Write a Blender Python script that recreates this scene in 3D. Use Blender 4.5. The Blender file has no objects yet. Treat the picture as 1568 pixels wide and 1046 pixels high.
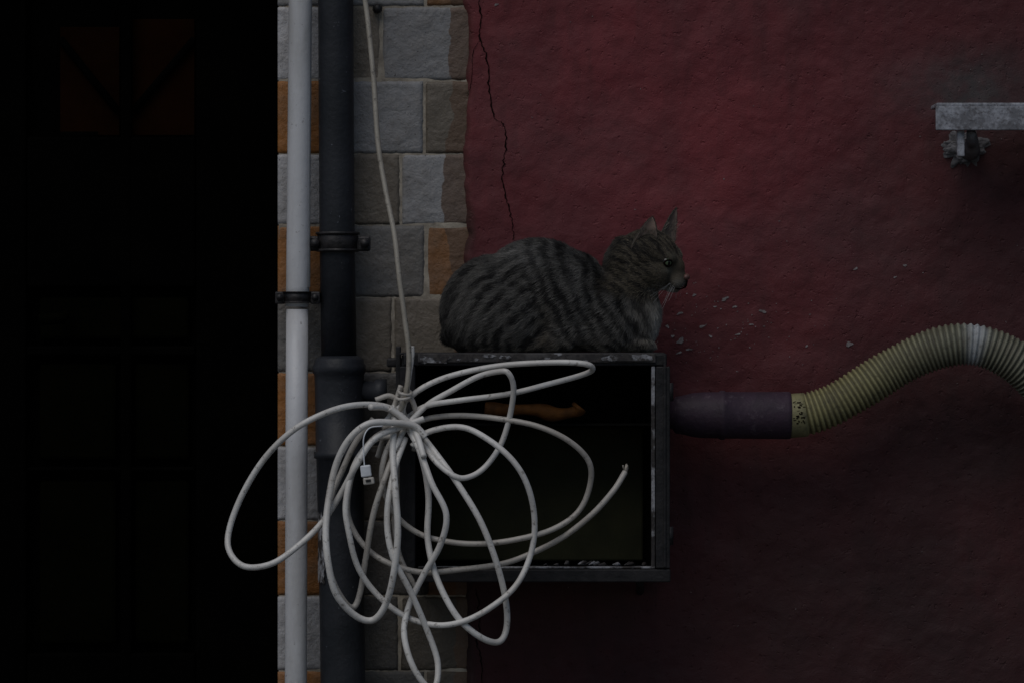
import bpy, bmesh, math, random
import numpy as np
from mathutils import Vector, Matrix
random.seed(7); rng=np.random.default_rng(7)
S=0.001; D=6.0; CZ=1.55
sc=bpy.context.scene
def P(px,py,y=0.0):
    k=(D+y)/D
    return Vector(((px-784)*S*k, y, CZ+(523-py)*S*k))
# ---------------------------------------------------------------- numpy noise
def _h(i,j,k,seed):
    n=(i*374761393+j*668265263+k*2147483647+seed*974634777)&0xffffffff
    n=((n^(n>>13))*1274126177)&0xffffffff
    n=((n^(n>>16))*2246822519)&0xffffffff
    return ((n^(n>>15))&0xffff)/65535.0
def vnoise(p,seed=0):
    p=np.asarray(p,dtype=float)+1000.0
    f=np.floor(p).astype(np.int64); t=p-f; t=t*t*(3-2*t)
    r=0
    for dx in (0,1):
        for dy in (0,1):
            for dz in (0,1):
                w=(t[:,0] if dx else 1-t[:,0])*(t[:,1] if dy else 1-t[:,1])*(t[:,2] if dz else 1-t[:,2])
                r=r+w*_h(f[:,0]+dx,f[:,1]+dy,f[:,2]+dz,seed)
    return r*2-1
def fbm(p,seed=0,o=4):
    p=np.asarray(p,dtype=float); r=0;a=.5
    for i in range(o):
        r=r+a*vnoise(p*(2**i),seed+i); a*=.5
    return r
def sst(e0,e1,x):
    t=np.clip((x-e0)/(e1-e0),0,1); return t*t*(3-2*t)
# ---------------------------------------------------------------- materials
class NT:
    def __init__(s,name):
        s.m=bpy.data.materials.new(name); s.m.use_nodes=True
        s.t=s.m.node_tree; s.b=s.t.nodes['Principled BSDF']
        s.co=s.t.nodes.new('ShaderNodeTexCoord').outputs['Object']
    def n(s,typ,**k):
        x=s.t.nodes.new(typ)
        for a,v in k.items(): setattr(x,a,v)
        return x
    def l(s,a,b): s.t.links.new(a,b)
    def noise(s,scale,detail=5,rough=.55,vec=None,dist=0.0):
        x=s.n('ShaderNodeTexNoise'); x.inputs['Scale'].default_value=scale
        x.inputs['Detail'].default_value=detail; x.inputs['Roughness'].default_value=rough
        x.inputs['Distortion'].default_value=dist
        s.l(vec or s.co,x.inputs['Vector']); return x.outputs['Fac']
    def ramp(s,f,a,b,lo=0.0,hi=1.0):
        x=s.n('ShaderNodeMapRange'); x.inputs[1].default_value=a; x.inputs[2].default_value=b
        x.inputs[3].default_value=lo; x.inputs[4].default_value=hi
        s.l(f,x.inputs[0]); return x.outputs[0]
    def mix(s,f,a,b,mode='MIX'):
        x=s.n('ShaderNodeMix',data_type='RGBA',blend_type=mode)
        for v,i in ((f,0),(a,6),(b,7)):
            if hasattr(v,'is_linked'): s.l(v,x.inputs[i])
            elif i==0: x.inputs[0].default_value=v
            else: x.inputs[i].default_value=(*v,1)
        return x.outputs[2]
    def math(s,op,a,b):
        x=s.n('ShaderNodeMath',operation=op)
        for v,i in ((a,0),(b,1)):
            if hasattr(v,'is_linked'): s.l(v,x.inputs[i])
            else: x.inputs[i].default_value=v
        return x.outputs[0]
    def attr(s,name):
        x=s.n('ShaderNodeAttribute'); x.attribute_name=name; return x
    def bump(s,h,dist,strength=1.0,prev=None):
        x=s.n('ShaderNodeBump'); x.inputs['Distance'].default_value=dist; x.inputs['Strength'].default_value=strength
        s.l(h,x.inputs['Height'])
        if prev: s.l(prev,x.inputs['Normal'])
        return x.outputs[0]
    def fin(s,col=None,rough=.7,metal=0,nor=None,spec=None):
        if col is not None:
            if hasattr(col,'is_linked'): s.l(col,s.b.inputs['Base Color'])
            else: s.b.inputs['Base Color'].default_value=(*col,1)
        if hasattr(rough,'is_linked'): s.l(rough,s.b.inputs['Roughness'])
        else: s.b.inputs['Roughness'].default_value=rough
        s.b.inputs['Metallic'].default_value=metal
        if spec is not None: s.b.inputs['Specular IOR Level'].default_value=spec
        if nor: s.l(nor,s.b.inputs['Normal'])
        return s.m
def simple(name,c1,c2,scale=30,rough=.6,bs=120,bd=.0006,metal=0,lo=.35,hi=.65,spec=None,detail=5):
    m=NT(name); f=m.ramp(m.noise(scale,detail,.6),lo,hi)
    return m.fin(m.mix(f,c1,c2),rough,metal,m.bump(m.noise(bs,5),bd),spec)
def mk_plaster():
    m=NT('red_plaster')
    vignette_tone=m.attr('vignette_tone').outputs['Fac']; grey=m.attr('grey').outputs['Fac']; brown=m.attr('brown').outputs['Fac']
    n1=m.noise(5,6,.6); n2=m.noise(38,6,.65); n3=m.noise(220,4,.6)
    c=m.mix(m.ramp(n1,.35,.65),(.178,.034,.039),(.130,.029,.034))
    c=m.mix(m.ramp(n2,.48,.75,0,.35),c,(.080,.027,.029))
    c=m.mix(m.ramp(n3,.58,.8,0,.25),c,(.20,.075,.075))
    c=m.mix(m.math('MULTIPLY',grey,m.ramp(n2,.3,.6,.55,1)),c,(.095,.087,.087))
    c=m.mix(m.math('MULTIPLY',brown,m.ramp(n2,.3,.6,.5,1)),c,(.055,.028,.022))
    mp=m.n('ShaderNodeMapping'); mp.inputs['Scale'].default_value=(1,1,.12); m.l(m.co,mp.inputs[0])
    st=m.noise(22,4,.6,vec=mp.outputs[0])
    c=m.mix(m.ramp(st,.5,.75,0,.4),c,(.05,.024,.024))
    inv=m.math('SUBTRACT',1.0,vignette_tone)
    c=m.mix(inv,c,(.019,.011,.011))  # painted light falloff: plaster colour sinks to near black away from the bright centre
    b=m.bump(m.noise(9,3,.5),.010,.8)
    b=m.bump(m.noise(55,4,.55,dist=.4),.0024,.65,b)
    mp2=m.n('ShaderNodeMapping'); mp2.inputs['Scale'].default_value=(1,1,1.3); mp2.inputs['Rotation'].default_value=(0,.45,0); m.l(m.co,mp2.inputs[0])
    b=m.bump(m.noise(22,3,.5,vec=mp2.outputs[0],dist=1.0),.0036,.40,b)
    pits=m.ramp(m.noise(120,2,.5),.64,.74,1,0)
    b=m.bump(pits,.0013,.7,b)
    b=m.bump(m.noise(420,3,.6),.0006,1,b)
    return m.fin(c,m.ramp(n2,.3,.7,.5,.75),0,b,.22)
M_pl=mk_plaster()
def mk_tile():
    m=NT('glazed_tile'); col=m.attr('tcol').outputs['Color']; g=m.attr('paint').outputs['Fac']
    n1=m.noise(16,6,.6); n2=m.noise(90,5,.65)
    c=m.mix(m.ramp(n1,.42,.75,0,.4),col,(.15,.125,.10))
    c=m.mix(m.ramp(n2,.5,.75,0,.35),c,(.09,.075,.06))
    c=m.mix(m.ramp(m.noise(260,2,.5),.68,.72,0,.8),c,(.03,.025,.02))
    edge=m.math('ADD',g,m.ramp(m.noise(22,4,.6),0,1,-.5,.5))
    c=m.mix(m.ramp(edge,.49,.53,0,.85),c,(.115,.07,.045))
    b=m.bump(n1,.005,.8); b=m.bump(n2,.0022,1,b); b=m.bump(m.noise(38,3,.5,dist=.6),.004,.8,b)
    return m.fin(c,m.ramp(n2,.3,.7,.4,.7),0,b,.35)
M_tile=mk_tile()
M_mortar=simple('mortar',(.42,.37,.30),(.22,.19,.155),40,.9,200,.001,spec=.1)
m=NT('white_pvc'); mp=m.n('ShaderNodeMapping'); mp.inputs['Scale'].default_value=(1,1,.25); m.l(m.co,mp.inputs[0])
c=m.mix(m.ramp(m.noise(25,6,.6,vec=mp.outputs[0]),.45,.8,0,.6),(.56,.56,.575),(.28,.27,.25))
c=m.mix(m.ramp(m.noise(160,3,.6),.66,.74,0,.6),c,(.14,.12,.11))
M_whitepipe=m.fin(c,.45,0,m.bump(m.noise(90,3),.0006))
m=NT('dark_pipe_paint')
c=m.mix(m.ramp(m.noise(12,6,.6),.4,.7),(.016,.018,.022),(.029,.031,.037))
c=m.mix(m.ramp(m.noise(60,5,.75),.66,.69,0,.75),c,(.17,.18,.21))
M_dpipe=m.fin(c,.5,0,m.bump(m.noise(120,4),.0008),.25)
M_clamp=simple('clamp_iron',(.010,.010,.011),(.035,.03,.03),60,.5,200,.001,.3)
def cable(name,a,b_,d_):
    m=NT(name)
    c=m.mix(m.ramp(m.noise(12,6,.65),.42,.72,0,.8),a,b_)
    c=m.mix(m.ramp(m.noise(110,4,.7),.57,.68,0,.75),c,d_)
    return m.fin(c,.42,0,m.bump(m.noise(180,3),.0004))
M_cable=cable('cable_sheath',(.68,.66,.63),(.40,.365,.33),(.13,.11,.09))
M_cableg=cable('cable_sheath_grimy',(.46,.43,.39),(.26,.23,.20),(.08,.07,.06))
M_cable2=cable('cable_sheath_old',(.34,.31,.26),(.20,.175,.14),(.07,.06,.05))
M_box=simple('box_metal',(.009,.009,.010),(.022,.020,.021),40,.55,150,.001,0,spec=.25)
def chip(name,hi,t0,t1):
    m=NT(name)
    mp=m.n('ShaderNodeMapping'); mp.inputs['Scale'].default_value=(.45,1,.45); m.l(m.co,mp.inputs[0])
    f=m.noise(60,7,.7,vec=mp.outputs[0])
    c=m.mix(m.ramp(f,t0,t1),(.025,.022,.022),hi)
    c=m.mix(m.ramp(m.noise(200,4,.6),.45,.7,0,.55),c,(.08,.068,.06))
    return m.fin(c,.6,0,m.bump(f,.0012),.3)
M_chip=chip('chipped_paint',(.30,.30,.32),.46,.55)
M_chipd=chip('chipped_paint_dirty',(.075,.07,.07),.47,.62)
M_int=simple('box_interior',(.004,.004,.004),(.008,.0075,.006),30,.8,spec=.05)
M_board=simple('box_backboard',(.018,.0185,.010),(.030,.030,.015),14,.7,spec=.1)
M_rust=simple('rusty_bar',(.130,.052,.014),(.05,.022,.008),30,.7,150,.001,spec=.1)
m=NT('hose_plastic'); a=m.attr('tcol').outputs['Color']
c=m.mix(m.ramp(m.noise(22,6,.65),.42,.72,0,.65),a,(.075,.065,.045))
c=m.mix(m.ramp(m.noise(110,4,.7),.52,.72,0,.65),c,(.05,.045,.035))
M_hose=m.fin(c,.55,0,m.bump(m.noise(200,3),.0005),.3)
m=NT('purple_pipe')
c=m.mix(m.ramp(m.noise(18,6,.65),.4,.68),(.046,.027,.043),(.030,.020,.029))
c=m.mix(m.ramp(m.noise(70,5,.75),.57,.70,0,.6),c,(.11,.085,.10))
M_purple=m.fin(c,.6,0,m.bump(m.noise(140,4),.001),.25)
m=NT('galvanised_painted')
c=m.mix(m.ramp(m.noise(45,6,.7),.42,.6),(.14,.14,.155),(.34,.35,.39))
c=m.mix(m.ramp(m.noise(170,4,.7),.52,.68,0,.75),c,(.06,.05,.05))
M_br=m.fin(c,.6,0,m.bump(m.noise(90,5),.0015))
M_cement=simple('cement_patch',(.09,.085,.09),(.20,.195,.205),35,.9,120,.003,spec=.1)
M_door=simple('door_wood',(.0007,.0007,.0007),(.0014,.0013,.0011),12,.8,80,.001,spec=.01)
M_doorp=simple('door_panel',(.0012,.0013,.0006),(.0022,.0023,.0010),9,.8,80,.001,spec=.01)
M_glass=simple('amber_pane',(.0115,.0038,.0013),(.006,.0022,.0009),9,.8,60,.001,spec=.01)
M_crack=simple('crack_dark',(.006,.004,.004),(.012,.007,.006),60,.95,spec=0.0)
M_fleck=simple('old_white_paint',(.30,.27,.27),(.13,.11,.11),90,.8,200,.001)
M_label=simple('label_plastic',(.72,.74,.78),(.55,.57,.6),90,.4)
m=NT('asphalt'); c=m.mix(m.ramp(m.noise(2,6,.6),.3,.7),(.045,.045,.047),(.065,.063,.06))
M_asph=m.fin(c,.85,0,m.bump(m.noise(180,4),.003))
m=NT('paving'); br=m.n('ShaderNodeTexBrick'); br.inputs['Scale'].default_value=2.2; m.l(m.co,br.inputs['Vector'])
br.inputs['Color1'].default_value=(.13,.125,.12,1); br.inputs['Color2'].default_value=(.10,.098,.095,1); br.inputs['Mortar'].default_value=(.05,.05,.05,1)
M_pave=m.fin(m.mix(m.ramp(m.noise(6,5),.4,.7,0,.5),br.outputs[0],(.07,.07,.065)),.8,0,m.bump(m.noise(90,4),.002))
# ---------------------------------------------------------------- mesh helpers
def link(o,parent=None):
    sc.collection.objects.link(o)
    if parent: o.parent=parent
    return o
def empty(name,loc=(0,0,0)):
    e=bpy.data.objects.new(name,None); e.empty_display_size=.05; e.location=loc; sc.collection.objects.link(e)
    return e
def mobj(name,V,F,mat,parent=None,smooth=False):
    me=bpy.data.meshes.new(name); me.from_pydata([tuple(v) for v in V],[],[tuple(int(i) for i in f) for f in F]); me.update()
    if mat: me.materials.append(mat)
    if smooth: me.polygons.foreach_set('use_smooth',[True]*len(me.polygons))
    return link(bpy.data.objects.new(name,me),parent)
def box(name,x0,x1,y0,y1,z0,z1,mat,parent=None,bev=.0015):
    bm=bmesh.new(); bmesh.ops.create_cube(bm,size=1)
    for v in bm.verts: v.co=Vector(((x0+x1)/2+v.co.x*(x1-x0),(y0+y1)/2+v.co.y*(y1-y0),(z0+z1)/2+v.co.z*(z1-z0)))
    if bev: bmesh.ops.bevel(bm,geom=bm.edges[:],offset=bev,segments=2,affect='EDGES',profile=.5)
    me=bpy.data.meshes.new(name); bm.to_mesh(me); bm.free(); me.materials.append(mat)
    return link(bpy.data.objects.new(name,me),parent)
def pbox(name,px0,px1,py0,py1,yf,yb,mat,parent=None,bev=.0015):
    a=P(px0,py1,yf); b=P(px1,py0,yf)
    return box(name,a.x,b.x,yf,yb,a.z,b.z,mat,parent,bev)
def catmull(pts,n=10):
    pts=[Vector(p) for p in pts]; out=[]
    q=[pts[0]*2-pts[1]]+pts+[pts[-1]*2-pts[-2]]
    for i in range(1,len(q)-2):
        p0,p1,p2,p3=q[i-1:i+3]
        for k in range(n):
            t=k/n
            out.append(.5*((2*p1)+(-p0+p2)*t+(2*p0-5*p1+4*p2-p3)*t*t+(-p0+3*p1-3*p2+p3)*t**3))
    out.append(pts[-1]); return out
def resample(pts,step):
    out=[pts[0].copy()]; acc=0
    for a,b in zip(pts[:-1],pts[1:]):
        L=(b-a).length; pos=step-acc
        while pos<=L:
            out.append(a.lerp(b,pos/L)); pos+=step
        acc=(acc+L)%step if L>0 else acc
    return out
def sweep(name,pts,rad,mat,parent=None,seg=12,closed_caps=True):
    n=len(pts)
    if not hasattr(rad,'__len__'): rad=[rad]*n
    V=[];F=[]
    t=(pts[1]-pts[0]).normalized(); up=Vector((0,1,0)) if abs(t.y)<.9 else Vector((1,0,0))
    nrm=t.cross(up).normalized()
    for i,p in enumerate(pts):
        a=pts[max(i-1,0)]; b=pts[min(i+1,n-1)]; t2=(b-a)
        t2=t2.normalized() if t2.length>1e-9 else t
        nrm=(nrm-t2*nrm.dot(t2)).normalized(); bn=t2.cross(nrm)
        for k in range(seg):
            an=2*math.pi*k/seg; V.append(p+(nrm*math.cos(an)+bn*math.sin(an))*rad[i])
    for i in range(n-1):
        for k in range(seg):
            k2=(k+1)%seg; F.append((i*seg+k,i*seg+k2,(i+1)*seg+k2,(i+1)*seg+k))
    if closed_caps: F.append(tuple(range(seg))[::-1]); F.append(tuple((n-1)*seg+k for k in range(seg)))
    return mobj(name,V,F,mat,parent,True)
def add_attr(o,name,vals,color=False):
    me=o.data
    if color:
        a=me.color_attributes.new(name,'FLOAT_COLOR','POINT'); v=np.ones((len(me.vertices),4)); v[:,:3]=vals
        a.data.foreach_set('color',v.ravel())
    else:
        a=me.attributes.new(name,'FLOAT','POINT'); a.data.foreach_set('value',np.asarray(vals,dtype=float).ravel())
# ================================================================ GROUND
box('ground',-60,60,-60,60,-.3,-.12,M_asph,None,0)
box('pavement',-12,12,-1.6,.9,-.115,0,M_pave,None,.01)
# ================================================================ RED WALL
wall=empty('red_plaster_wall')
xE=P(713,0).x
xs=np.concatenate([xE+np.array([0,.0015,.004,.008]),np.arange(xE+.012,P(1610,0).x,.004),np.linspace(P(1615,0).x,3.2,24)])
zs=np.concatenate([np.linspace(0,P(0,1080).z-.02,20),np.arange(P(0,1080).z,P(0,-40).z,.004),np.linspace(P(0,-45).z,3.6,20)])
X,Z=np.meshgrid(xs,zs,indexing='ij'); nx,nz=X.shape
pts=np.stack([X.ravel(),np.zeros(X.size),Z.ravel()],1)
px=pts[:,0]/S+784; py=523-(pts[:,2]-CZ)/S
def walld(p): return fbm(p*6,3,3)*.007+fbm(p*28,9,3)*.0022-.002
jit=fbm(np.stack([pts[:,2]*28,pts[:,2]*0,pts[:,2]*0],1),21,4)*.008
w=1-sst(xE,xE+.03,pts[:,0])
Vx=pts[:,0]+jit*w
edge=1-sst(xE,xE+.007,pts[:,0]); y=walld(pts)+edge*.006
V=np.stack([Vx,y,pts[:,2]],1)
V0=V[:nz].copy(); V0[:,1]=.02
V=np.concatenate([V,V0]); off=nx*nz
F=[]
for i in range(nx-1):
    b0=i*nz
    for j in range(nz-1): F.append((b0+j,b0+nz+j,b0+nz+j+1,b0+j+1))
for j in range(nz-1): F.append((off+j,j,j+1,off+j+1))
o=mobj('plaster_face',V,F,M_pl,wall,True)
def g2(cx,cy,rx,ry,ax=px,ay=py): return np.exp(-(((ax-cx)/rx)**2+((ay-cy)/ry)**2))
vignette_tone=.20+.80*g2(960,150,560,450)+.15*g2(1250,420,400,160)  # vignette-like light falloff painted into the plaster colour, brightest at upper centre
vignette_tone=vignette_tone*(1-.35*g2(1560,330,260,150))
vignette_tone+=fbm(pts*5,44,4)*.16
nz2=fbm(pts*7,55,4)
grey=np.clip(g2(1490,130,110,60)*1.1+nz2*.5*g2(1500,150,180,120),0,1)+np.clip(.30*g2(1500,700,300,400)+nz2*.3,0,.30)
brown=np.clip((1-sst(712,728,px+nz2*14))*1.0,0,1)*.9
def app(a): return np.concatenate([a,a[:nz]])
add_attr(o,'vignette_tone',app(np.clip(vignette_tone,.05,1))); add_attr(o,'grey',app(np.clip(grey,0,1))); add_attr(o,'brown',app(brown))
box('wall_core',xE+.006,3.2,.02,.30,0,3.6,M_pl,wall,0)
DL=-1.55; DR=P(425,0).x
for nm,a in (('lintel_face',(DL,P(712,0).x-.002,.014,.30,2.45,3.6)),('wall_beyond_door',(-4.5,DL,.014,.30,0,3.6))):
    q=box(nm,*a,M_pl,wall,.004); add_attr(q,'vignette_tone',[.5]*len(q.data.vertices))
def wy(q): return walld(np.array([[q.x,0,q.z]]))[0]
def ribbon(name,poly,w0,w1,mat,parent,yy=-.0012,jitter=2.2):
    c=catmull([Vector((a,b,0)) for a,b in poly],8); n=len(c); V=[];F=[]
    for i,p in enumerate(c):
        p=p+Vector((random.gauss(0,jitter*.5),random.gauss(0,.6),0)); w=random.uniform(w0,w1)*(1 if i<n*.85 else .6)
        for s in (-1,1):
            q=P(p.x+s*w/2,p.y,0); V.append((q.x,wy(q)+yy,q.z))
    for i in range(n-1): F.append((2*i,2*i+1,2*i+3,2*i+2))
    return mobj(name,V,F,mat,parent)
ribbon('plaster_crack',[(733,-20),(736,30),(735,60),(746,92),(750,140),(757,180),(771,192),(774,225),(769,262),(773,300),(781,325),(786,352),(788,372)],.8,2.8,M_crack,wall)
ribbon('plaster_crack_lower',[(728,900),(735,940),(731,985),(738,1020),(736,1070)],.8,2.2,M_crack,wall)
ribbon('plaster_crack_branch',[(735,62),(725,80),(722,120),(716,150)],.4,1.1,M_crack,wall)
V=[];F=[]
fl=[(1110,458,7,3),(1041,480,5,2.5),(1168,477,6,3),(1075,500,7,2),(1042,522,7,5),(1300,527,7,4),(1130,512,5,1.5),(1055,535,6,2),(1030,515,4,2),(1385,407,4,2),(1370,425,3,1.5),(1310,412,4,2),(1235,530,3,1.5),(1095,470,3,1.5),(1063,452,4,2),(1280,615,3,2),(1040,540,5,2),(1150,497,4,1.5),(760,8,4,2),(1022,500,3,3),(1088,515,3,2),(1125,470,4,2)]
for i in range(80): fl.append((random.gauss(1100,70),random.gauss(500,32),random.uniform(.5,1.9),random.uniform(.4,1.1)))
for i in range(60): fl.append((random.uniform(740,1560),random.uniform(20,1000),random.uniform(.4,1.5),random.uniform(.4,1.1)))
for cx,cy,rx,ry in fl:
    n=16; st=len(V); rot=random.uniform(-.6,.3); ph_=[random.uniform(0,6.28) for _ in range(3)]
    for k in range(n):
        a=2*math.pi*k/n; r=.8+.22*math.sin(2*a+ph_[0])+.16*math.sin(3*a+ph_[1])+.12*math.sin(5*a+ph_[2]); dx=math.cos(a)*rx*r; dy=math.sin(a)*ry*r
        q=P(cx+dx*math.cos(rot)-dy*math.sin(rot),cy+dx*math.sin(rot)+dy*math.cos(rot),0); V.append((q.x,wy(q)-.0010,q.z))
    F.append(tuple(range(st,st+n)))
mobj('paint_flecks',V,F,M_fleck,wall)
# ================================================================ TILED PILASTER
pil=empty('tiled_pilaster')
yT=.004
box('mortar_bed',DR+.0015,P(716,0).x,yT+.0014,.28,0,2.445,M_mortar,pil,0)
rowsy=[-103,10,124,236,345,456,570,683,797,912,1027]
p_=rowsy[0]; up=[]
while P(0,p_).z<2.42: p_-=113; up.append(p_)
rowsy=[u for u in reversed(up)]+rowsy
while P(0,rowsy[-1]).z>.05: rowsy.append(rowsy[-1]+113)
i0=rowsy.index(10)
W=(.385,.38,.39);G=(.255,.25,.252);T=(.165,.138,.108);O=(.29,.118,.030);O2=(.22,.10,.038);DG=(.14,.132,.124)
spec={-1:[(425,650,G),(653,722,O2)],0:[(425,500,W),(502,583,T),(585,722,G)],1:[(425,500,O),(502,648,G),(651,722,T)],2:[(425,500,W),(502,612,T),(615,722,G)],
 3:[(425,500,O),(502,650,DG),(653,722,O2)],4:[(425,500,DG),(502,600,T),(603,722,T)],5:[(425,500,O),(502,650,DG),(653,722,T)],6:[(425,500,W),(502,600,T),(603,722,DG)],
 7:[(425,500,O),(502,650,DG),(653,722,O2)],8:[(425,500,W),(502,610,DG),(613,722,T)],9:[(425,500,O),(502,650,DG),(653,722,T)]}
AV=[];AF=[];AC=[];AP=[]
for i in range(len(rowsy)-1):
    k=i-i0; sp=spec.get(k, spec[(k%2)+6])
    z1=P(0,rowsy[i]+1.1).z; z0=max(P(0,rowsy[i+1]-1.1).z,.002)
    if z1>2.44: z1=2.44
    if z1-z0<.01: continue
    for (a,b,c) in sp:
        xa=P(a+(.8 if a>425 else 0),0).x; xb=P(b-.8,0).x; cf=.82+.3*random.random()
        dz=random.uniform(-.0006,.0006); nxg,nzg=max(3,int((xb-xa)/.005)),22; idx={}
        for ix in range(nxg+1):
            for iz in range(nzg+1):
                x=xa+(xb-xa)*ix/nxg; z=z0+(z1-z0)*iz/nzg
                ed=min(x-xa,xb-x,z-z0,z1-z); yy=yT+dz+(.0012*(1-min(ed/.003,1))**2 if ed<.003 else 0)
                jx=random.uniform(-.0008,.0008) if ed<.001 else 0
                idx[ix,iz]=len(AV); AV.append((x+(jx if ix else 0),yy,z+jx)); AC.append([v*cf for v in c]); AP.append((x/S+784))
        for ix in range(nxg):
            for iz in range(nzg): AF.append((idx[ix,iz],idx[ix+1,iz],idx[ix+1,iz+1],idx[ix,iz+1]))
        ring=[(ix,0) for ix in range(nxg+1)]+[(nxg,iz) for iz in range(1,nzg+1)]+[(ix,nzg) for ix in range(nxg-1,-1,-1)]+[(0,iz) for iz in range(nzg-1,0,-1)]
        st=len(AV)
        for r in ring:
            v=AV[idx[r]]; AV.append((v[0],.012,v[2])); AC.append([q*cf*.7 for q in c]); AP.append(v[0]/S+784)
        m_=len(ring)
        for r in range(m_): AF.append((idx[ring[r]],st+r,st+(r+1)%m_,idx[ring[(r+1)%m_]]))
AVn=np.array(AV)
AVn[:,1]+=fbm(AVn*22,70,3)*.0012
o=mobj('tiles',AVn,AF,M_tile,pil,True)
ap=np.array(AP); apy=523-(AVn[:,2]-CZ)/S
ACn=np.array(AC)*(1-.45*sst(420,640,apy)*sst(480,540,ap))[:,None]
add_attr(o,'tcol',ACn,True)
add_attr(o,'paint',sst(668,712,ap+22*g2(0,300,1e9,90,ap,apy)+10*g2(0,60,1e9,70,ap,apy)-6))
sweep('wall_plug',[P(578,14,.0),P(578,14,-.012)],[.008,.006],M_clamp,pil,10)
# ================================================================ DOOR
door=empty('panelled_door')
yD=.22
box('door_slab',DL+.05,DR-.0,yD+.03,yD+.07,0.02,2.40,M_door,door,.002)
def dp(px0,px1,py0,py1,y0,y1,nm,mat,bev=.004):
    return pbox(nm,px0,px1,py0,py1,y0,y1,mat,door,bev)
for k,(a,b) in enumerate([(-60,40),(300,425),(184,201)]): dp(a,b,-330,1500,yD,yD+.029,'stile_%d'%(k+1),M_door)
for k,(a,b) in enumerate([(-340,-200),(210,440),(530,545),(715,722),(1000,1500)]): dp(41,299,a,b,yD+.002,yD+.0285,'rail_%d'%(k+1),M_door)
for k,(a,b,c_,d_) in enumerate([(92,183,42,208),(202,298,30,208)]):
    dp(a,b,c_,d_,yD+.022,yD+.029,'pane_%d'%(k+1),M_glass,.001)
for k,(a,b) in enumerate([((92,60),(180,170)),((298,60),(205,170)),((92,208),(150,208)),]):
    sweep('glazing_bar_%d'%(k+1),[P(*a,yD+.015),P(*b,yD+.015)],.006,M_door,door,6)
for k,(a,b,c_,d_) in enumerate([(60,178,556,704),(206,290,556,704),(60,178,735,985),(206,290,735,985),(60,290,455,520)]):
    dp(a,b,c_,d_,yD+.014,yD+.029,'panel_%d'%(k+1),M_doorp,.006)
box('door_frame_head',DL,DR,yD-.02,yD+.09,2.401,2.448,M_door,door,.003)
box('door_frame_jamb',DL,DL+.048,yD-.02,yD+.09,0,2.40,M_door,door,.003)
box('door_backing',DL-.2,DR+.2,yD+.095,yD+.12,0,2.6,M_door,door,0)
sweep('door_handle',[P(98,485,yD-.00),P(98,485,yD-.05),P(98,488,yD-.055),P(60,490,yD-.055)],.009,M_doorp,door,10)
# ================================================================ PIPES
wp=empty('white_drainpipe')
a=-.055
sweep('pipe_upper',[P(460,-700,a),P(460,0,a),P(458,230,a),P(456,440,a),P(455,470,a)],.0178,M_whitepipe,wp,32)
sweep('pipe_lower',[P(455,474,a-.002),P(454,700,a-.002),P(453,1046,a-.002),P(451,2030,a-.002)],.0168,M_whitepipe,wp,32)
sweep('pipe_seam',[P(473,-700,a-.008),P(473,440,a-.008)],.0022,M_whitepipe,wp,8)
def ringc(name,cx,cy,y,r,h,mat,parent):
    pr=[P(cx,cy+h/2,y),P(cx,cy+h/2-1.2,y),P(cx,cy-h/2+1.2,y),P(cx,cy-h/2,y)]
    return sweep(name,pr,[r-.0015,r,r,r-.0015],mat,parent,36)
ringc('clamp_band',455,456,a,.0215,16,M_clamp,wp)
sweep('clamp_lip_1',[P(455,449,a),P(455,447,a)],.0235,M_clamp,wp,36)
sweep('clamp_lip_2',[P(455,464,a),P(455,462,a)],.0235,M_clamp,wp,36)
for k,(x0,x1) in enumerate(((421,436),(475,490))):
    pbox('clamp_ear_%d'%(k+1),x0,x1,447,466,a-.009,a+.006,M_clamp,wp,.002)
    sweep('clamp_bolt_%d'%(k+1),[P((x0+x1)/2,456,a-.008),P((x0+x1)/2,456,a-.018)],.0055,M_clamp,wp,6)
pbox('clamp_stem',451,459,452,460,a+.02,.02,M_clamp,wp,.001)
dpip=empty('cast_iron_downpipe'); b=-.048
sweep('pipe_upper',[P(514,-700,b),P(514,0,b),P(516,350,b),P(519,552,b)],.0268,M_dpipe,dpip,40)
prof=[(545,.0285),(548,.034),(551,.0375),(556,.0375),(560,.0405),(570,.0405),(573,.038),(584,.0375),(600,.0372),(690,.0368),(691,.040),(700,.040),(702,.0362),(800,.0352),(930,.034),(1046,.034),(2030,.034)]
sweep('pipe_socket_lower',[P(519+min((q-545)*.012,6),q,b-.003) for q,_ in prof],[r for _,r in prof],M_dpipe,dpip,44)
ringc('clamp_band',517,371,b,.031,30,M_clamp,dpip)
for q in (358,384): sweep('clamp_lip_%d'%q,[P(517,q+2,b),P(517,q-2,b)],.0335,M_clamp,dpip,36)
for k,(x0,x1) in enumerate(((471,489),(546,567))):
    pbox('clamp_ear_%d'%(k+1),x0,x1,362,385,b-.010,b+.006,M_clamp,dpip,.003)
    sweep('clamp_bolt_%d'%(k+1),[P((x0+x1)/2+2,373,b-.009),P((x0+x1)/2+2,373,b-.022)],.0075,M_clamp,dpip,6)
pbox('clamp_stem',512,520,366,376,b+.03,.02,M_clamp,dpip,.001)
sweep('branch_stub',[P(548,598,b),P(572,600,b),P(575,600,b),P(592,600,b)],[.016,.016,.020,.020],M_dpipe,dpip,20)
V=[];F=[]
c0=P(523,0,b-.003); R=.0368
for i in range(9):
    an=math.radians(196+i*4)
    for j in range(21):
        z=P(0,785+j*5.2,b).z; V.append((c0.x+R*math.cos(an)+(random.uniform(-.001,.001) if i==8 else 0),b-.003+R*math.sin(an),z+(random.uniform(-.004,.004) if j in(0,20) else 0)))
for i in range(8):
    for j in range(20): F.append((i*21+j,i*21+j+1,(i+1)*21+j+1,(i+1)*21+j))
mobj('worn_sticker',V,F,M_chip,dpip,True)
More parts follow.
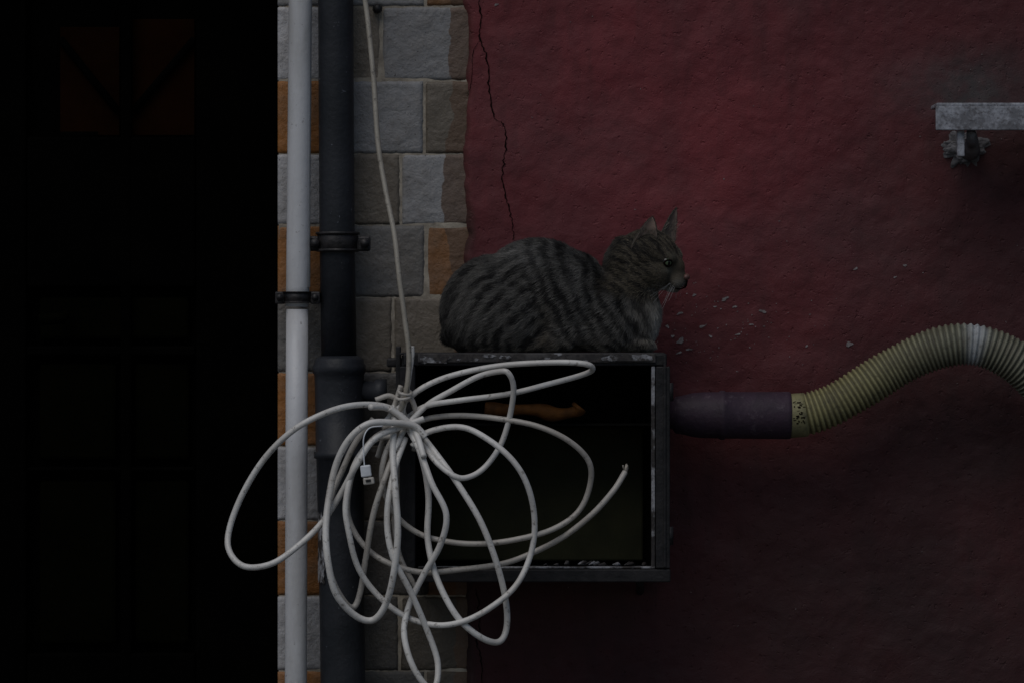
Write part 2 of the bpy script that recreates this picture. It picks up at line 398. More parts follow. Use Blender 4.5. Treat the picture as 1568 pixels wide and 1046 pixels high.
# ================================================================ BOX
bx=empty('electrical_box'); yF=-.22
pbox('top_plate',612,1018,540,543.5,yF+.004,.0,M_box,bx,.001)
def rail(nm,a,b_,c_,d_,y0,y1,mat,bev=.002): return pbox(nm,a,b_,c_,d_,y0,y1,mat,bx,bev)
rail('frame_top',618,1021,541.5,560,yF-.004,yF+.016,M_box)
rail('frame_right',1004,1026,560.8,870,yF-.006,yF+.016,M_box)
rail('frame_bottom',618,1027,870.8,891,yF-.004,yF+.016,M_box)
rail('frame_left',612,636,560.8,870,yF-.004,yF+.016,M_box)
rail('paint_edge_top',640,1004,541,555,yF-.008,yF-.0045,M_chipd,.001)
rail('paint_edge_right',997.5,1003,561,868,yF-.004,yF+.010,M_chip,.001)
rail('frame_right_ridge',1016,1020,545,868,yF-.009,yF-.0065,M_box,.001)
rail('paint_edge_bottom',640,1003,867,870,yF-.004,yF+.010,M_chip,.001)
rail('side_right',1012,1019,544,888,yF+.018,.0,M_box,.001)
rail('side_left',615,621,544,888,yF+.018,.0,M_box,.001)
rail('bottom_plate',622,1011,884,889,yF+.018,.0,M_box,.001)
rail('back_plate',621,1012,544,884,-.012,-.004,M_int,.001)
rail('backboard',660,985,652,858,-.045,-.030,M_board,.003)
rail('inner_shelf',640,1000,648,652,-.16,-.013,M_int,.001)
for k,q in enumerate((600,820)): sweep('hinge_%d'%(k+1),[P(1026,q-14,yF),P(1026,q+14,yF)],.005,M_box,bx,10)
sweep('rusty_busbar',catmull([P(742,626,-.17),P(770,628,-.17),P(820,627,-.17),P(850,634,-.17),P(880,630,-.17),P(888,622,-.17)],6),[.010+.002*math.sin(i*.5) for i in range(31)],M_rust,bx,8)
for k in range(14):
    x=random.uniform(820,985) if k>2 else 885+k*12; s_=random.uniform(3,10)
    sweep('debris_%d'%(k+1),[P(x,865-random.uniform(0,2),yF+.02),P(x+s_,864-random.uniform(0,5),yF+.03),P(x+s_*1.6,866,yF+.04)],[.0008,random.uniform(.0015,.004),.0008],M_chipd if k%4 else M_chip,bx,5)
rail('latch_plate',592,640,548,562,yF+.03,yF+.07,M_box,.003)
rail('latch_post',606,614,530,600,yF+.02,yF+.03,M_box,.002)
for k in range(24):
    x=random.uniform(642,990); w_=random.uniform(4,24); n=12; V=[]
    cx,cy=x+w_/2,545+random.uniform(-3,7); yy=yF-.0085-.0002*k/3
    for j in range(n):
        a=2*math.pi*j/n; V.append(P(cx+math.cos(a)*w_/2*random.uniform(.7,1.15),min(max(cy+math.sin(a)*random.uniform(1.2,4),540.8),557),yy))
    mobj('paint_flake_%d'%(k+1),V,[tuple(range(n))],M_chip if k%2 else M_chipd,bx)
for k,(x0,x1,y0_,y1_) in enumerate([(645,685,546,556),(932,998,543,553),(780,905,552,559)]):
    n=26; V=[]
    for j in range(n):
        a=2*math.pi*j/n; ca,sa=math.cos(a),math.sin(a); q=lambda v: math.copysign(abs(v)**.35,v)
        V.append(P((x0+x1)/2+q(ca)*(x1-x0)/2+random.uniform(-3,3),(y0_+y1_)/2+q(sa)*(y1_-y0_)/2+random.uniform(-1.3,1.3),yF-.0115))
    mobj('paint_patch_%d'%(k+1),V,[tuple(range(n))],M_chip,bx)
for k,q in enumerate((650,980)):
    sweep('wall_strut_%d'%(k+1),[P(q,905,-.002),P(q,893,-.10),P(q,890,-.19)],.006,M_box,bx,8)
# ================================================================ HOSE + CONNECTOR
hs=empty('flexible_conduit_hose'); yh=-.10
pr=[(1021,.021),(1030,.0215),(1034,.0275),(1042,.0285),(1060,.033),(1075,.0345),(1100,.0348),(1103,.037),(1109,.037),(1111,.0352),(1150,.0352),(1205,.0358),(1210,.0352),(1211.5,.031)]
sweep('rigid_coupling',[P(a_,635+(a_-1021)*.005,yh) for a_,_ in pr],[r for _,r in pr],M_purple,hs,44)
path=[P(a_,b_,yh+c_) for a_,b_,c_ in [(1206,637,0),(1235,634,0),(1275,620,0),(1320,594,0),(1365,566,0),(1410,543,-.005),(1450,530,-.01),(1490,528,-.012),(1530,540,-.012),(1570,566,-.01),(1605,610,0),(1630,680,.02),(1640,780,.03),(1640,900,.03)]]
pp=resample(catmull(path,40),.0011)
s_=np.arange(len(pp))*.0011; ph=np.sin(2*np.pi*s_/.0076+.5*np.sin(s_*31))
rad=.0305+.0016*ph+.0006*np.sin(s_*55)
o=sweep('corrugated_hose',pp,list(rad),M_hose,hs,36)
seg=36; t=np.repeat(s_,seg); r_=np.repeat(ph,seg)
tt=sst(.08,.30,t)[:,None]
base=np.array([.30,.272,.130])*(1-tt)+np.array([.195,.192,.140])*tt
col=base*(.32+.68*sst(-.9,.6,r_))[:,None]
tape=np.exp(-((t-.305)/.012)**2)[:,None]; col=col*(1-tape)+np.array([.36,.38,.40])*tape
add_attr(o,'tcol',col,True)
o=sweep('hose_label_band',[pp[0]+(pp[3]-pp[0])*k for k in (0,1.5,3,6,8)],.0332,M_hose,hs,36); add_attr(o,'tcol',np.tile([.24,.22,.11],(len(o.data.vertices),1)),True)
V=[];F=[]; ax_=(pp[3]-pp[0]).normalized(); sd_=ax_.cross(Vector((0,-1,0))).normalized(); c0=pp[0]
for k in range(34):
    an=random.uniform(-.75,.35); l0=random.uniform(.004,.025); dl=random.uniform(.001,.005); da=random.uniform(.02,.07); st=len(V)
    for (l_,a_) in ((l0,an),(l0+dl,an+random.uniform(-.02,.02)),(l0+dl,an+da),(l0,an+da)):
        V.append(c0+ax_*l_+(Vector((0,-1,0))*math.cos(a_)+sd_*math.sin(a_))*.0337)
    F.append((st,st+1,st+2,st+3))
mobj('hose_printing',V,F,M_crack,hs)
# ================================================================ BRACKET
bk=empty('metal_wall_bracket')
pbox('angle_flange',1434,1900,158,164,-.135,-.055,M_br,bk,.0015)
pbox('angle_web',1433,1900,163.5,200,-.14,-.134,M_br,bk,.0015)
pbox('support_leg',1466,1477,200.5,240,-.13,-.12,M_br,bk,.001)
sweep('support_stub',[P(1487,203,-.122),P(1489,215,-.10),P(1488,226,-.05),P(1484,232,.0)],[.007,.009,.012,.017],M_cement,bk,14)
sweep('support_stub_2',[P(1800,205,-.12),P(1800,222,-.10),P(1800,232,-.06),P(1800,238,.0)],[.012,.014,.016,.020],M_br,bk,14)
bm=bmesh.new()
bmesh.ops.create_icosphere(bm,subdivisions=5,radius=1)
vv=np.array([v.co[:] for v in bm.verts]); nn=fbm(vv*2.3,90,4)
for v,k in zip(bm.verts,nn):
    c_=v.co*(1+k*.9); v.co=Vector((P(1474,0).x+c_.x*.033,c_.y*.012,P(0,230).z+c_.z*.027))
me=bpy.data.meshes.new('cement_patch'); bm.to_mesh(me); bm.free(); me.materials.append(M_cement); link(bpy.data.objects.new('cement_patch',me),bk)
# ================================================================ CABLES
hc=empty('hanging_cable')
c=catmull([P(a_,b_,c_) for a_,b_,c_ in [(520,-500,-.04),(545,-200,-.10),(556,-30,-.14),(563,30,-.15),(572,120,-.17),(579,220,-.19),(591,295,-.21),(604,360,-.23),(612,430,-.245),(620,490,-.25),(626,540,-.255),(624,585,-.26),(616,622,-.255),(600,650,-.25)]],14)
sweep('cable',c,.0039,M_cable2,hc,12)
sweep('cable_tail',catmull([P(a_,b_,-.25) for a_,b_ in [(630,530),(630,548),(622,600),(614,640)]],8),.0042,M_cable,hc,10)
coil=empty('cable_coil')
loops=[
 ([(648,700),(636,662),(612,636),(584,622),(540,620),(498,631),(448,657),(404,701),(370,757),(351,812),(352,846),(376,866),(415,862),(455,836),(492,800),(522,758),(545,712),(575,672),(622,650),(650,640)],-.30,.0045,0),
 ([(590,645),(622,612),(655,588),(700,572),(770,561),(850,556),(895,558),(906,565),(890,574),(840,588),(780,602),(700,613),(652,622),(625,640)],-.27,.0042,0),
 ([(604,690),(622,655),(655,622),(690,600),(730,578),(762,568),(779,571),(785,595),(780,640),(766,682),(740,718),(712,731),(688,724),(664,700),(645,672),(622,640),(600,622)],-.285,.0042,0),
 ([(585,655),(625,650),(660,640),(700,636),(750,638),(820,652),(872,676),(901,706),(904,745),(884,782),(846,808),(795,826),(740,832),(690,830),(640,815),(604,785),(586,740),(590,700),(606,660)],-.275,.0042,1),
 ([(630,682),(655,662),(705,655),(750,672),(788,706),(809,750),(820,800),(813,850),(790,896),(755,928),(710,950),(665,956),(618,940),(575,908),(548,868),(534,818),(530,770),(545,710),(574,672),(605,668)],-.295,.0044,0),
 ([(957,722),(940,750),(908,784),(868,817),(826,842),(775,862),(710,871),(645,874),(590,860),(554,830),(534,788),(535,738),(550,698),(578,668),(612,655)],-.265,.0043,1),
 ([(652,668),(632,650),(600,648),(565,650),(536,672),(516,710),(505,760),(499,812),(502,862),(516,908),(542,940),(570,950),(588,930),(600,885),(609,820),(606,750),(600,695),(604,640)],-.31,.0050,0),
 ([(566,622),(592,626),(616,644),(640,685),(662,740),(682,786),(675,832),(650,880),(627,925),(620,968),(630,1014),(652,1050),(668,1050),(670,1012),(655,965),(630,905),(600,850),(592,790),(604,720),(620,670)],-.305,.0046,0),
 ([(598,626),(625,650),(648,702),(655,760),(655,825),(668,885),(698,940),(732,974),(762,983),(776,962),(775,918),(758,855),(735,795),(702,740),(672,700),(650,672)],-.29,.0047,0),
 ([(572,640),(545,678),(524,720),(506,762),(499,815),(506,880),(524,918),(541,930),(553,905),(560,850),(573,785),(592,722),(612,672)],-.28,.0044,1),
]
def coilY(p,base):
    d=math.hypot(p[0]-618,(p[1]-640)); return base+.035*math.exp(-(d/60)**2)
for i,(pl,yb,r,mt) in enumerate(loops):
    phs=random.uniform(0,6)
    pts3=[P(a_+(random.uniform(-1.5,1.5)),b_+random.uniform(-1.5,1.5),coilY((a_,b_),yb)+.014*math.sin(k*1.1+phs)) for k,(a_,b_) in enumerate(pl)]
    sweep('loop_%d'%(i+1),catmull(pts3,14),r,(M_cable,M_cableg)[mt],coil,12)
    if i==5: E0=pts3[0]
sweep('cable_end_core',[E0,E0+Vector((.002,0,.006)),E0+Vector((.002,0,.012))],[.0036,.003,.0012],M_cable2,coil,8)
for k,dx in enumerate((-.003,.003)): sweep('cable_core_%d'%(k+1),[E0,E0+Vector((dx,-.003,.007)),E0+Vector((dx*1.1,-.004,.010))],.0010,M_cable2,coil,6)
for k,(cx,cy,rx,ry,rt) in enumerate([(620,600,10,4,.2),(618,607,11,4,-.15)]):
    pts3=[]
    for q in range(15):
        an=2*math.pi*q/14; dx=math.cos(an)*rx; dz=math.sin(an)*ry
        pts3.append(P(cx+dx*math.cos(rt)-dz*math.sin(rt),cy+dx*math.sin(rt)+dz*math.cos(rt),-.262-.012*math.sin(an)))
    sweep('binding_turn_%d'%(k+1),catmull(pts3,6),.0022,M_cableg,coil,10)
for k,pl in enumerate([[(617,600),(612,660),(607,720),(604,790),(612,850),(640,905)],[(614,590),(606,615),(596,640),(588,668),(578,700)],[(622,596),(634,620),(640,650),(634,690)],[(575,612),(598,606),(615,622),(622,650)]]):
    sweep('strand_%d'%(k+1),catmull([P(a_,b_,-.255+.004*j) for j,(a_,b_) in enumerate(pl)],10),.0039,M_cableg,coil,10)
sweep('tag_string',catmull([P(586,652,-.33),P(566,655,-.335),P(557,670,-.34),P(557,695,-.342),P(558,714,-.342)],6),.0010,M_label,coil,8)
def tilt(o,cx,cy,yy,ang):
    c_=P(cx,cy,yy); R_=Matrix.Translation(c_)@Matrix.Rotation(ang,4,'Y')@Matrix.Translation(-c_); o.data.transform(R_)
for nm,a_,b_,c_,d_,mt in (('tag_clip',552,568,712,730,M_label),('tag_base',554,571,731,742,M_cableg)):
    q=pbox(nm,a_,b_,c_,d_,-.350,-.340,mt,coil,.002); tilt(q,560,720,-.345,-.12)
q=pbox('tag_slot',558,566,734,738,-.3515,-.3495,M_clamp,coil,.0005); tilt(q,560,720,-.345,-.12)
# ================================================================ CAT
cat=empty('tabby_cat')
yC=-.112; kC=(D+yC)/D
def C(p):
    p=np.atleast_2d(p).astype(float)
    return np.stack([(p[:,0]-784)*S*kC, yC-p[:,2]*S, CZ+(523-p[:,1])*S*kC],1)
def Cinv(w):
    return np.stack([w[:,0]/(S*kC)+784, 523-(w[:,2]-CZ)/(S*kC), (yC-w[:,1])/S],1)
yaw,pit,rol=[math.radians(v) for v in (20,15,8)]
f0=np.array([math.cos(yaw),math.sin(yaw),0]); s0=np.array([-math.sin(yaw),math.cos(yaw),0]); u0=np.array([0,0,1.])
hf=f0*math.cos(pit)-u0*math.sin(pit); hu=u0*math.cos(pit)+f0*math.sin(pit)
hs_=s0*math.cos(rol)-hu*math.sin(rol); hu=hu*math.cos(rol)+s0*math.sin(rol)
HC=np.array([997.,397.,6.]); HS=1.06
def H(f,u,s):
    v=(hf*f+hu*u+hs_*s)*HS
    return np.array([HC[0]+v[0],HC[1]-v[2],HC[2]+v[1]])
def Hinv(pc):
    d=(pc-HC)/HS; v=np.stack([d[:,0],d[:,2],-d[:,1]],1)
    return np.stack([v@hf,v@hu,v@hs_],1)
bmB=bmesh.new()
def ell(bm,c,r,rot=0,axes=None):
    ret=bmesh.ops.create_icosphere(bm,subdivisions=4,radius=1)
    for v in ret['verts']:
        a_,b_,e_=v.co.x*r[0],v.co.z*r[1],v.co.y*r[2]
        if axes is None:
            x=a_*math.cos(rot)-b_*math.sin(rot); z=a_*math.sin(rot)+b_*math.cos(rot)
            q=(c[0]+x,c[1]-z,c[2]+e_)
        else:
            q=tuple(H(c[0]+a_*math.cos(rot)-b_*math.sin(rot),c[1]+a_*math.sin(rot)+b_*math.cos(rot),c[2]+e_))
        v.co=Vector(C(q)[0])
B=[((766,478,0),(90,87,68),0),((824,455,0),(92,87,70),0),((862,466,0),(80,82,68),-.25),((922,480,0),(70,66,60),-.2),
   ((962,495,0),(44,50,46),0),((951,408,0),(25,41,34),-.15),((962,384,2),(24,23,28),0),((972,440,2),(37,50,38),-.25),((985,480,0),(25,46,34),0),
   ((768,492,40),(80,64,42),.15),((770,495,-38),(80,64,42),.15),((835,528,56),(44,13,17),0),((835,528,-56),(44,13,17),0),
   ((928,498,38),(40,50,26),-.2),((925,500,-36),(42,46,26),-.2),((962,528,30),(40,13,17),.0),((962,528,-30),(40,13,17),.0),
   ((988,531,24),(16,9,13),0),((988,531,-20),(16,9,13),0),((850,510,0),(150,32,66),0)]
for c_,r_2,ro in B: ell(bmB,c_,r_2,ro)
tl=[(700,505,-30),(690,515,-55),(715,524,-78),(770,526,-84),(830,527,-82),(870,529,-76)]
tcv=catmull([Vector(p) for p in tl],5)
for i,p in enumerate(tcv): ell(bmB,tuple(p),(14-4*i/len(tcv),)*3)
def eval_mesh(bm,vox,it,fac=.6):
    me=bpy.data.meshes.new('tmp'); bm.to_mesh(me); o=bpy.data.objects.new('tmp',me); sc.collection.objects.link(o)
    r=o.modifiers.new('r','REMESH'); r.mode='VOXEL'; r.voxel_size=vox
    if it:
        s=o.modifiers.new('s','SMOOTH'); s.factor=fac; s.iterations=it
    bpy.context.view_layer.update()
    ev=o.evaluated_get(bpy.context.evaluated_depsgraph_get()); m2=bpy.data.meshes.new_from_object(ev)
    bpy.data.objects.remove(o,do_unlink=True); return m2
mB=eval_mesh(bmB,.0035,12)
bmH=bmesh.new()
HB=[((-4,4,0),(44,37,39),0),((12,-12,20),(27,22,20),-.2),((12,-12,-20),(27,22,20),-.2),((-14,-18,22),(24,20,17),0),((-14,-18,-22),(24,20,17),0),
    ((31,1,0),(23,17,14),-.5),((42,-17,0),(17,14,14),-.1),((46,-20,8),(13,11,10),0),((46,-20,-8),(13,11,10),0),((40,-32,0),(13,8,10),.1),((20,-27,0),(24,14,17),.15),
    ((28,15,13),(16,9,12),-.6),((28,15,-13),(16,9,12),-.6),((-20,-14,0),(34,40,33),0)]
for c_,r_2,ro in HB: ell(bmH,c_,r_2,ro,True)
mH=eval_mesh(bmH,.0018,5,.5)
bmA=bmesh.new(); bmA.from_mesh(mB); bmA.from_mesh(mH)
mA=eval_mesh(bmA,.0022,4,.5)
zb=C((0,539.6,0))[0][2]
nv=len(mA.vertices); co=np.empty(nv*3); mA.vertices.foreach_get('co',co); co=co.reshape(-1,3)
co[:,2]=np.maximum(co[:,2],zb+.0008)
def nrm_(v): return v/np.linalg.norm(v)
def ear(side):
    n_u,n_v=17,18; Vl=[]
    if side>0: base=H(-4,20,27); upv=nrm_(np.array([.25,.10,.96])); face=hf*.42+hs_*.90; h=46; w_=41
    else: base=H(12,24,-19); upv=nrm_(np.array([.32,-.12,.94])); face=hf*.80+hs_*.45; h=56; w_=36
    base=np.array([base[0],base[2],-base[1]])
    face=nrm_(face-upv*(face@upv)); lat=np.cross(upv,face)
    for jv in range(n_v):
        v=jv/(n_v-1)
        for iu in range(n_u):
            u=-1+2*iu/(n_u-1)
            wd=w_/2*((1-v)**.66)*(1+.10*math.sin(math.pi*v))
            p=base+upv*(h*v)+lat*u*wd-face*(11*(1-u*u)*(1-v)**.8)-face*4*v-upv*8*(1-v)
            Vl.append(C((p[0],-p[2],p[1]))[0])
    Fl=[]
    for jv in range(n_v-1):
        for iu in range(n_u-1):
            a0=jv*n_u+iu; Fl.append((a0,a0+1,a0+n_u+1,a0+n_u))
    Vl=np.array(Vl); q=Fl[len(Fl)//2]; nn=np.cross(Vl[q[1]]-Vl[q[0]],Vl[q[2]]-Vl[q[0]])
    fwW=np.array([face[0],-face[1],face[2]]); upW=np.array([upv[0],-upv[1],upv[2]])
    if nn@fwW<0: Fl=[f[::-1] for f in Fl]
    return Vl,Fl,fwW,upW
LIGHT=np.array([.128,.121,.111]); DARK=np.array([.013,.012,.012]); TAN=np.array([.13,.105,.075]); PALE=np.array([.40,.38,.35])
def catcol(pc):
    a_,b_,d_=pc[:,0],pc[:,1],pc[:,2]
    n1=fbm(pc/45.,5,2); n2=fbm(pc/13.,6,3); n3=fbm(pc/60.,8,2); n4=fbm(pc/5.,12,2)
    r=np.hypot((a_-870),(b_-590)*.9)
    w=sst(790,850,a_-.3*(b_-450))
    s1=np.sin((r/19.+n1*1.2)*2*np.pi)
    s2=np.sin(((a_-.38*(b_-450)-.0012*(b_-430)**2)/22+n1*.9)*2*np.pi)
    st=s1*(1-w)+s2*w
    brk=sst(-.30,.20,n2+.4*n3)
    k=sst(-.6,.5,st+.7*n2+.35*n4)*(.35*w+.30+.65*brk*(1-.4*w)); k=np.clip(k,0,.93)
    spine=np.exp(-(d_/24.)**2)*sst(440,400,b_)
    k=np.maximum(k,spine*.7)
    c=LIGHT*(1-k)[:,None]+DARK*k[:,None]
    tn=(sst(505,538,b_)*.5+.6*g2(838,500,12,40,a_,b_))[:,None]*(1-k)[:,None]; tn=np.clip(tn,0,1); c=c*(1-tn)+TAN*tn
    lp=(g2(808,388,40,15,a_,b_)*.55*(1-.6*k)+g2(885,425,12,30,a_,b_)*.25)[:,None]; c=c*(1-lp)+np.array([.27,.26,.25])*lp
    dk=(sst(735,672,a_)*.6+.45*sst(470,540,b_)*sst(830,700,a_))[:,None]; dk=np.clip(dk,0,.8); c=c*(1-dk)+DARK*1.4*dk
    ch=np.clip(g2(1004,500,11,30,a_,b_)*.8+g2(1003,470,9,18,a_,b_)*.3,0,1)[:,None]; c=c*(1-ch)+np.array([.32,.31,.29])*ch
    hl=Hinv(pc); f,u,s=hl[:,0],hl[:,1],np.abs(hl[:,2])
    hm=sst(-62,-40,f)*sst(-56,-44,u)
    hcx=np.tile(np.array([.100,.084,.062]),(len(pc),1))
    def lay(m,colr):
        nonlocal hcx
        m=np.clip(m,0,1)[:,None]; hcx=hcx*(1-m)+np.array(colr)*m
    fs=sst(.0,.7,np.sin(s/4.2*np.pi+.6+n2*2))*sst(6,18,u); lay(fs*.85,DARK)
    cb=sst(-.05,.6,np.sin((u+f*.45+n2*8)/11.*2*np.pi))*sst(14,22,s)*sst(26,12,f); lay(cb*.9,DARK)
    lay(sst(3.5,0,np.abs(u-5-(31-f)*.22))*sst(32,24,f)*sst(12,20,s)*.9,DARK)
    lay(np.exp(-(((f-36)/8)**2+((u-16)/4)**2+((s-14)/9)**2))*.6,(.22,.20,.155))
    lay(np.exp(-(((f-33)/10)**2+((u+5)/4)**2+((s-20)/9)**2))*.7,(.27,.25,.20))
    lay(np.exp(-(((f-46)/10)**2+((u-2)/9)**2+((s)/6)**2))*.8,(.12,.08,.05))
    lay(np.exp(-(((f-53)/10)**2+((u+23)/7)**2))*.75,(.27,.25,.22))
    lay(np.exp(-(((f-38)/14)**2+((u+36)/7)**2))*.9,PALE)
    lay(sst(-30,-44,f)*.5,DARK)
    c=c*(1-hm[:,None])+hcx*hm[:,None]
    return np.clip(c,.006,1)
mA.calc_loop_triangles(); T_=np.empty(len(mA.loop_triangles)*3,dtype=np.int32); mA.loop_triangles.foreach_get('vertices',T_); T_=T_.reshape(-1,3)
bV=co; bF=[tuple(p.vertices) for p in mA.polygons]
m=NT('cat_skin'); M_skin=m.fin(m.mix(.45,m.attr('fcol').outputs['Color'],(.01,.01,.01)),.9,0,None,.1)
ob=mobj('body',bV,bF,M_skin,cat,True)
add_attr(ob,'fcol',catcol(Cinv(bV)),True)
earsd=[]
mi=simple('ear_skin',(.27,.19,.155),(.15,.105,.085),60,.8); mo=simple('ear_back',(.05,.042,.034),(.03,.027,.024),60,.9)
for sd in (1,-1):
    Ve,Fe,fw,uw=ear(sd); earsd.append((Ve,Fe,fw,uw))
    oe=mobj('ear_near' if sd>0 else 'ear_far',Ve,Fe,None,cat,True)
    oe.data.materials.append(mi); oe.data.materials.append(mo)
    so=oe.modifiers.new('thick','SOLIDIFY'); so.thickness=.0016; so.offset=-1; so.material_offset=1; so.material_offset_rim=1
EC=[np.array([29.5,5.5,20.]),np.array([28.5,5.5,-19.])]
EY=[H(32,5.5,22),H(32,5.5,-22)]
def sample(V,T,n):
    A=V[T[:,0]];Bv=V[T[:,1]];Cc=V[T[:,2]]; cr_=np.cross(Bv-A,Cc-A); ar=np.linalg.norm(cr_,axis=1)
    i=rng.choice(len(T),n,p=ar/ar.sum()); r1=np.sqrt(rng.random(n)); r2=rng.random(n)
    p=A[i]*(1-r1)[:,None]+Bv[i]*(r1*(1-r2))[:,None]+Cc[i]*(r1*r2)[:,None]
    return p,cr_[i]/ar[i][:,None].clip(1e-12)
m=NT('tabby_fur'); M_fur=m.fin(m.attr('fcol').outputs['Color'],.6,0,None,.18)
def fur_points(p,nrm,flow,L,lift,col,rad,name,seg=5,curl=.12):
    n=len(p); t=flow-nrm*(flow*nrm).sum(1)[:,None]; t/=np.linalg.norm(t,axis=1)[:,None].clip(1e-6)
    t=t+rng.normal(0,curl,(n,3))
    pts=np.empty((n,seg,3)); cur=p-nrm*.0004; pts[:,0]=cur
    for k in range(1,seg):
        q=k/(seg-1); d=nrm*(lift*(1-q*.75))[:,None]+t; d/=np.linalg.norm(d,axis=1)[:,None]
        cur=cur+d*(L/(seg-1))[:,None]; pts[:,k]=cur
    rr=rad*np.array([1,.95,.8,.55,.12])[None,:]*np.ones((n,1))
    hcv=bpy.data.hair_curves.new(name); hcv.add_curves([seg]*n)
    hcv.attributes['position'].data.foreach_set('vector',pts.astype(np.float32).ravel())
    ra=hcv.attributes.get('radius') or hcv.attributes.new('radius','FLOAT','POINT'); ra.data.foreach_set('value',rr.astype(np.float32).ravel())
    ca=hcv.attributes.new('fcol','FLOAT_COLOR','POINT'); cc=np.ones((n,seg,4),dtype=np.float32)
    shade=np.array([.5,.75,1,1.1,1.15])[None,:,None]
    cc[:,:,:3]=col[:,None,:]*shade; ca.data.foreach_set('color',cc.ravel())
    hcv.materials.append(M_fur); return link(bpy.data.objects.new(name,hcv),cat)
N=160000
p,nr=sample(bV,T_,N)
pc=Cinv(p); hl=Hinv(pc)
ok=(p[:,2]>zb+.0025)
for e in EY: ok&=np.linalg.norm(pc-e,axis=1)>7.4
ok&=~((np.abs(hl[:,2])<5)&(hl[:,0]>57)&(hl[:,1]>-18))
p,nr,pc,hl=p[ok],nr[ok],pc[ok],hl[ok]
hm=sst(-50,-30,hl[:,0])*sst(-52,-40,hl[:,1])
bodyflow=np.stack([-np.ones(len(p))*.9,-.0*p[:,0],-.55-.9*sst(930,1000,pc[:,0])-.6*sst(760,690,pc[:,0])],1); bodyflow[:,0]+=.8*sst(930,1000,pc[:,0])+.3*sst(760,690,pc[:,0])
nos=C(H(62,-12,0))[0]; hflow=p-nos; hflow/=np.linalg.norm(hflow,axis=1)[:,None]
flow=bodyflow*(1-hm)[:,None]+hflow*hm[:,None]
cl=np.stack([fbm(pc/11.,31,2),fbm(pc/11.,32,2),fbm(pc/11.,33,2)],1); flow=flow+cl*.55*(1-.6*hm)[:,None]
Lh=.0125*(1-hm)+hm*(.0075-.0050*sst(5,45,hl[:,0])); Lh=Lh*rng.uniform(.65,1.2,len(p))
Lh*=1-.5*sst(515,532,pc[:,1])
lift=(.42*(1-hm)+.26*hm)*rng.uniform(.5,1.4,len(p))
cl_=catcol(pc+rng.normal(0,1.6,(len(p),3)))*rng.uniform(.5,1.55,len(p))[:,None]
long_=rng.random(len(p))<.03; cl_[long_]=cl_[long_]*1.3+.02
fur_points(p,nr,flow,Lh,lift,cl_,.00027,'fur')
for Ve,Fe,fw,uw in earsd:
    T2=np.array([(f[0],f[1],f[2]) for f in Fe]+[(f[0],f[2],f[3]) for f in Fe])
    q,nq=sample(Ve,T2,3800)
    fur_points(q-nq*.0016,-nq,np.tile(uw,(len(q),1)),np.full(len(q),.0038)*rng.uniform(.6,1.2,len(q)),np.full(len(q),.25),np.tile([.085,.072,.055],(len(q),1))*rng.uniform(.4,1.6,len(q))[:,None],.00022,'ear_back_fur')
    q,nq=sample(Ve,T2,500); lo=q[:,2]<np.percentile(Ve[:,2],60); q,nq=q[lo],nq[lo]
    fur_points(q,nq,np.tile(uw+fw*.5,(len(q),1)),np.full(len(q),.009)*rng.uniform(.6,1.2,len(q)),np.full(len(q),.5),np.tile([.26,.23,.19],(len(q),1))*rng.uniform(.5,1.3,len(q))[:,None],.00016,'ear_tuft')
m=NT('cat_eye'); M_eye=m.fin(m.attr('ecol').outputs['Color'],.15,0,None,.4)
for sd in (1,-1):
    bm=bmesh.new(); bmesh.ops.create_uvsphere(bm,u_segments=64,v_segments=48,radius=1)
    g=nrm_(np.array([.80,.02,.60*sd])); uu=np.array([0,1,0.]); lt=nrm_(np.cross(uu,g)); uu=np.cross(g,lt)
    cen=EC[0 if sd>0 else 1]; Vl=[];cols=[]; bm.verts.index_update()
    for v in bm.verts:
        d=np.array(v.co[:]); Vl.append(C(H(*(cen+d*8.0)))[0])
        gg=d@g; la=d@lt; ua=d@uu
        if gg<.60: c_=(.008,.007,.006)
        elif (la/.26)**2+(ua/.62)**2<1: c_=(.002,.002,.002)
        else: c_=(.11,.15,.085) if gg>.70 else (.045,.06,.03)
        cols.append(c_)
    Fl=[[v.index for v in f.verts] for f in bm.faces]
    oe=mobj('eye_near' if sd>0 else 'eye_far',Vl,Fl,M_eye,cat,True); add_attr(oe,'ecol',np.array(cols),True); bm.free()
    rim=[]
    for q in range(25):
        an=2*math.pi*q/24; d=nrm_(g*.66+(lt*math.cos(an)*.80+uu*math.sin(an)*.44))
        rim.append(Vector(C(H(*(cen+d*8.1)))[0]))
    sweep('eyelid_near' if sd>0 else 'eyelid_far',rim,.0014,M_crack,cat,8,False)
M_nose=simple('nose_leather',(.16,.075,.06),(.09,.045,.04),200,.45)
bm=bmesh.new(); ell(bm,(58,-12,0),(4.5,4.8,6.5),-.3,True); me=bpy.data.meshes.new('nose'); bm.to_mesh(me); bm.free(); me.materials.append(M_nose)
me.polygons.foreach_set('use_smooth',[True]*len(me.polygons)); link(bpy.data.objects.new('nose',me),cat)
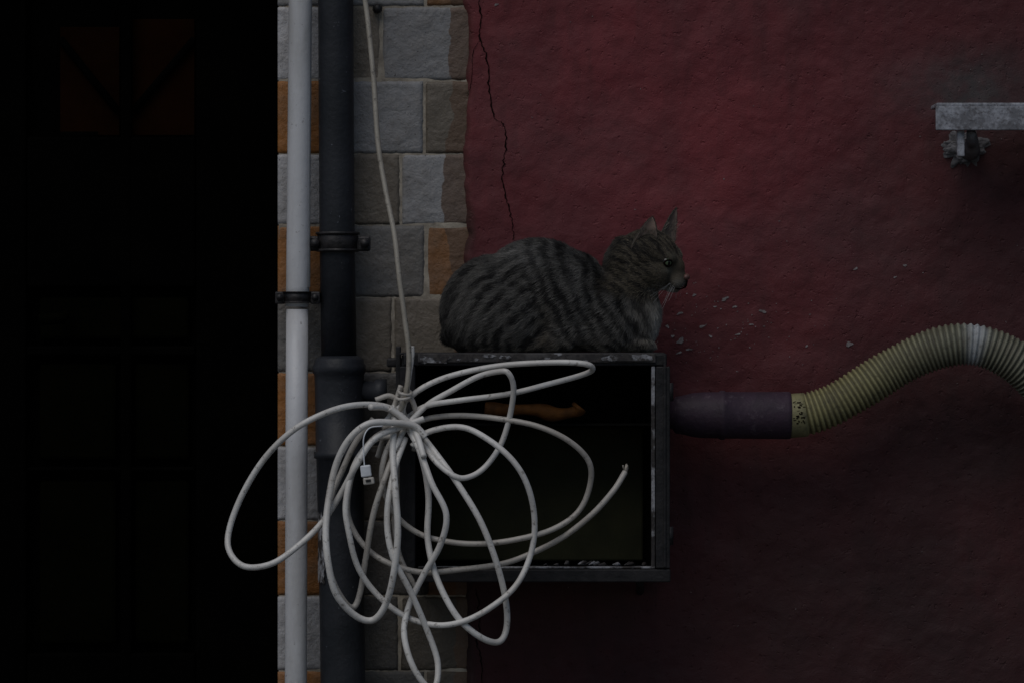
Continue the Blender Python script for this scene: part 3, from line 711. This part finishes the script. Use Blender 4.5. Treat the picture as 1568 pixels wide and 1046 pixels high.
for sd in (1,-1):
    sweep('mouth_line_near' if sd>0 else 'mouth_line_far',catmull([Vector(C(H(*q))[0]) for q in [(60,-17,0),(60,-23,1.5*sd),(57,-29,5.5*sd),(51,-30,11.5*sd),(44,-28,15*sd)]],6),.0009,M_crack,cat,6)
M_wh=simple('whisker',(.55,.55,.55),(.45,.45,.45),50,.4)
for sd in (1,-1):
    for k in range(7):
        q0=np.array((48-3*(k%3),-18-3.5*(k//3),13*sd)); ln=random.uniform(22,38)
        dr=np.array([-.75+.20*k+random.uniform(-.06,.06)-.1,-.85+random.uniform(-.12,.12),.5*sd])*(1 if k<5 else .8)
        dr[0]=min(dr[0],.05)
        pts3=[Vector(C(H(*(q0+dr*ln*t_+np.array([-3,-7,0])*t_*t_)))[0]) for t_ in (0,.33,.66,1)]
        sweep('whisker_%s_%d'%('near' if sd>0 else 'far',k+1),catmull(pts3,5),[.00021*(1-.6*i/15) for i in range(16)],M_wh,cat,5)
# ================================================================ LIGHT + CAMERA
w=bpy.data.worlds.new('World'); sc.world=w; w.use_nodes=True; nt=w.node_tree
sky=nt.nodes.new('ShaderNodeTexSky'); sky.sky_type='NISHITA'; sky.sun_disc=False
el=math.radians(54); az=math.radians(207)
sky.sun_elevation=el; sky.sun_rotation=az
bg=nt.nodes['Background']; bg.inputs['Strength'].default_value=.042; nt.links.new(sky.outputs[0],bg.inputs['Color'])
sun=bpy.data.lights.new('sun','SUN'); sun.energy=.92; sun.angle=math.radians(45); sun.color=(1,.97,.93)
so=bpy.data.objects.new('sun',sun); sc.collection.objects.link(so)
dirv=Vector((math.sin(az)*math.cos(el),math.cos(az)*math.cos(el),math.sin(el)))
so.rotation_euler=dirv.to_track_quat('Z','Y').to_euler(); so.location=(0,-3,5)
cam=bpy.data.cameras.new('camera'); cam.sensor_width=36; cam.lens=36*D/(1568*S); cam.clip_end=500
co_=bpy.data.objects.new('camera',cam); sc.collection.objects.link(co_); co_.location=(0,-D,CZ); co_.rotation_euler=(math.radians(90),0,0)
sc.camera=co_
sc.view_settings.view_transform='Standard'; sc.view_settings.look='None'; sc.view_settings.exposure=0
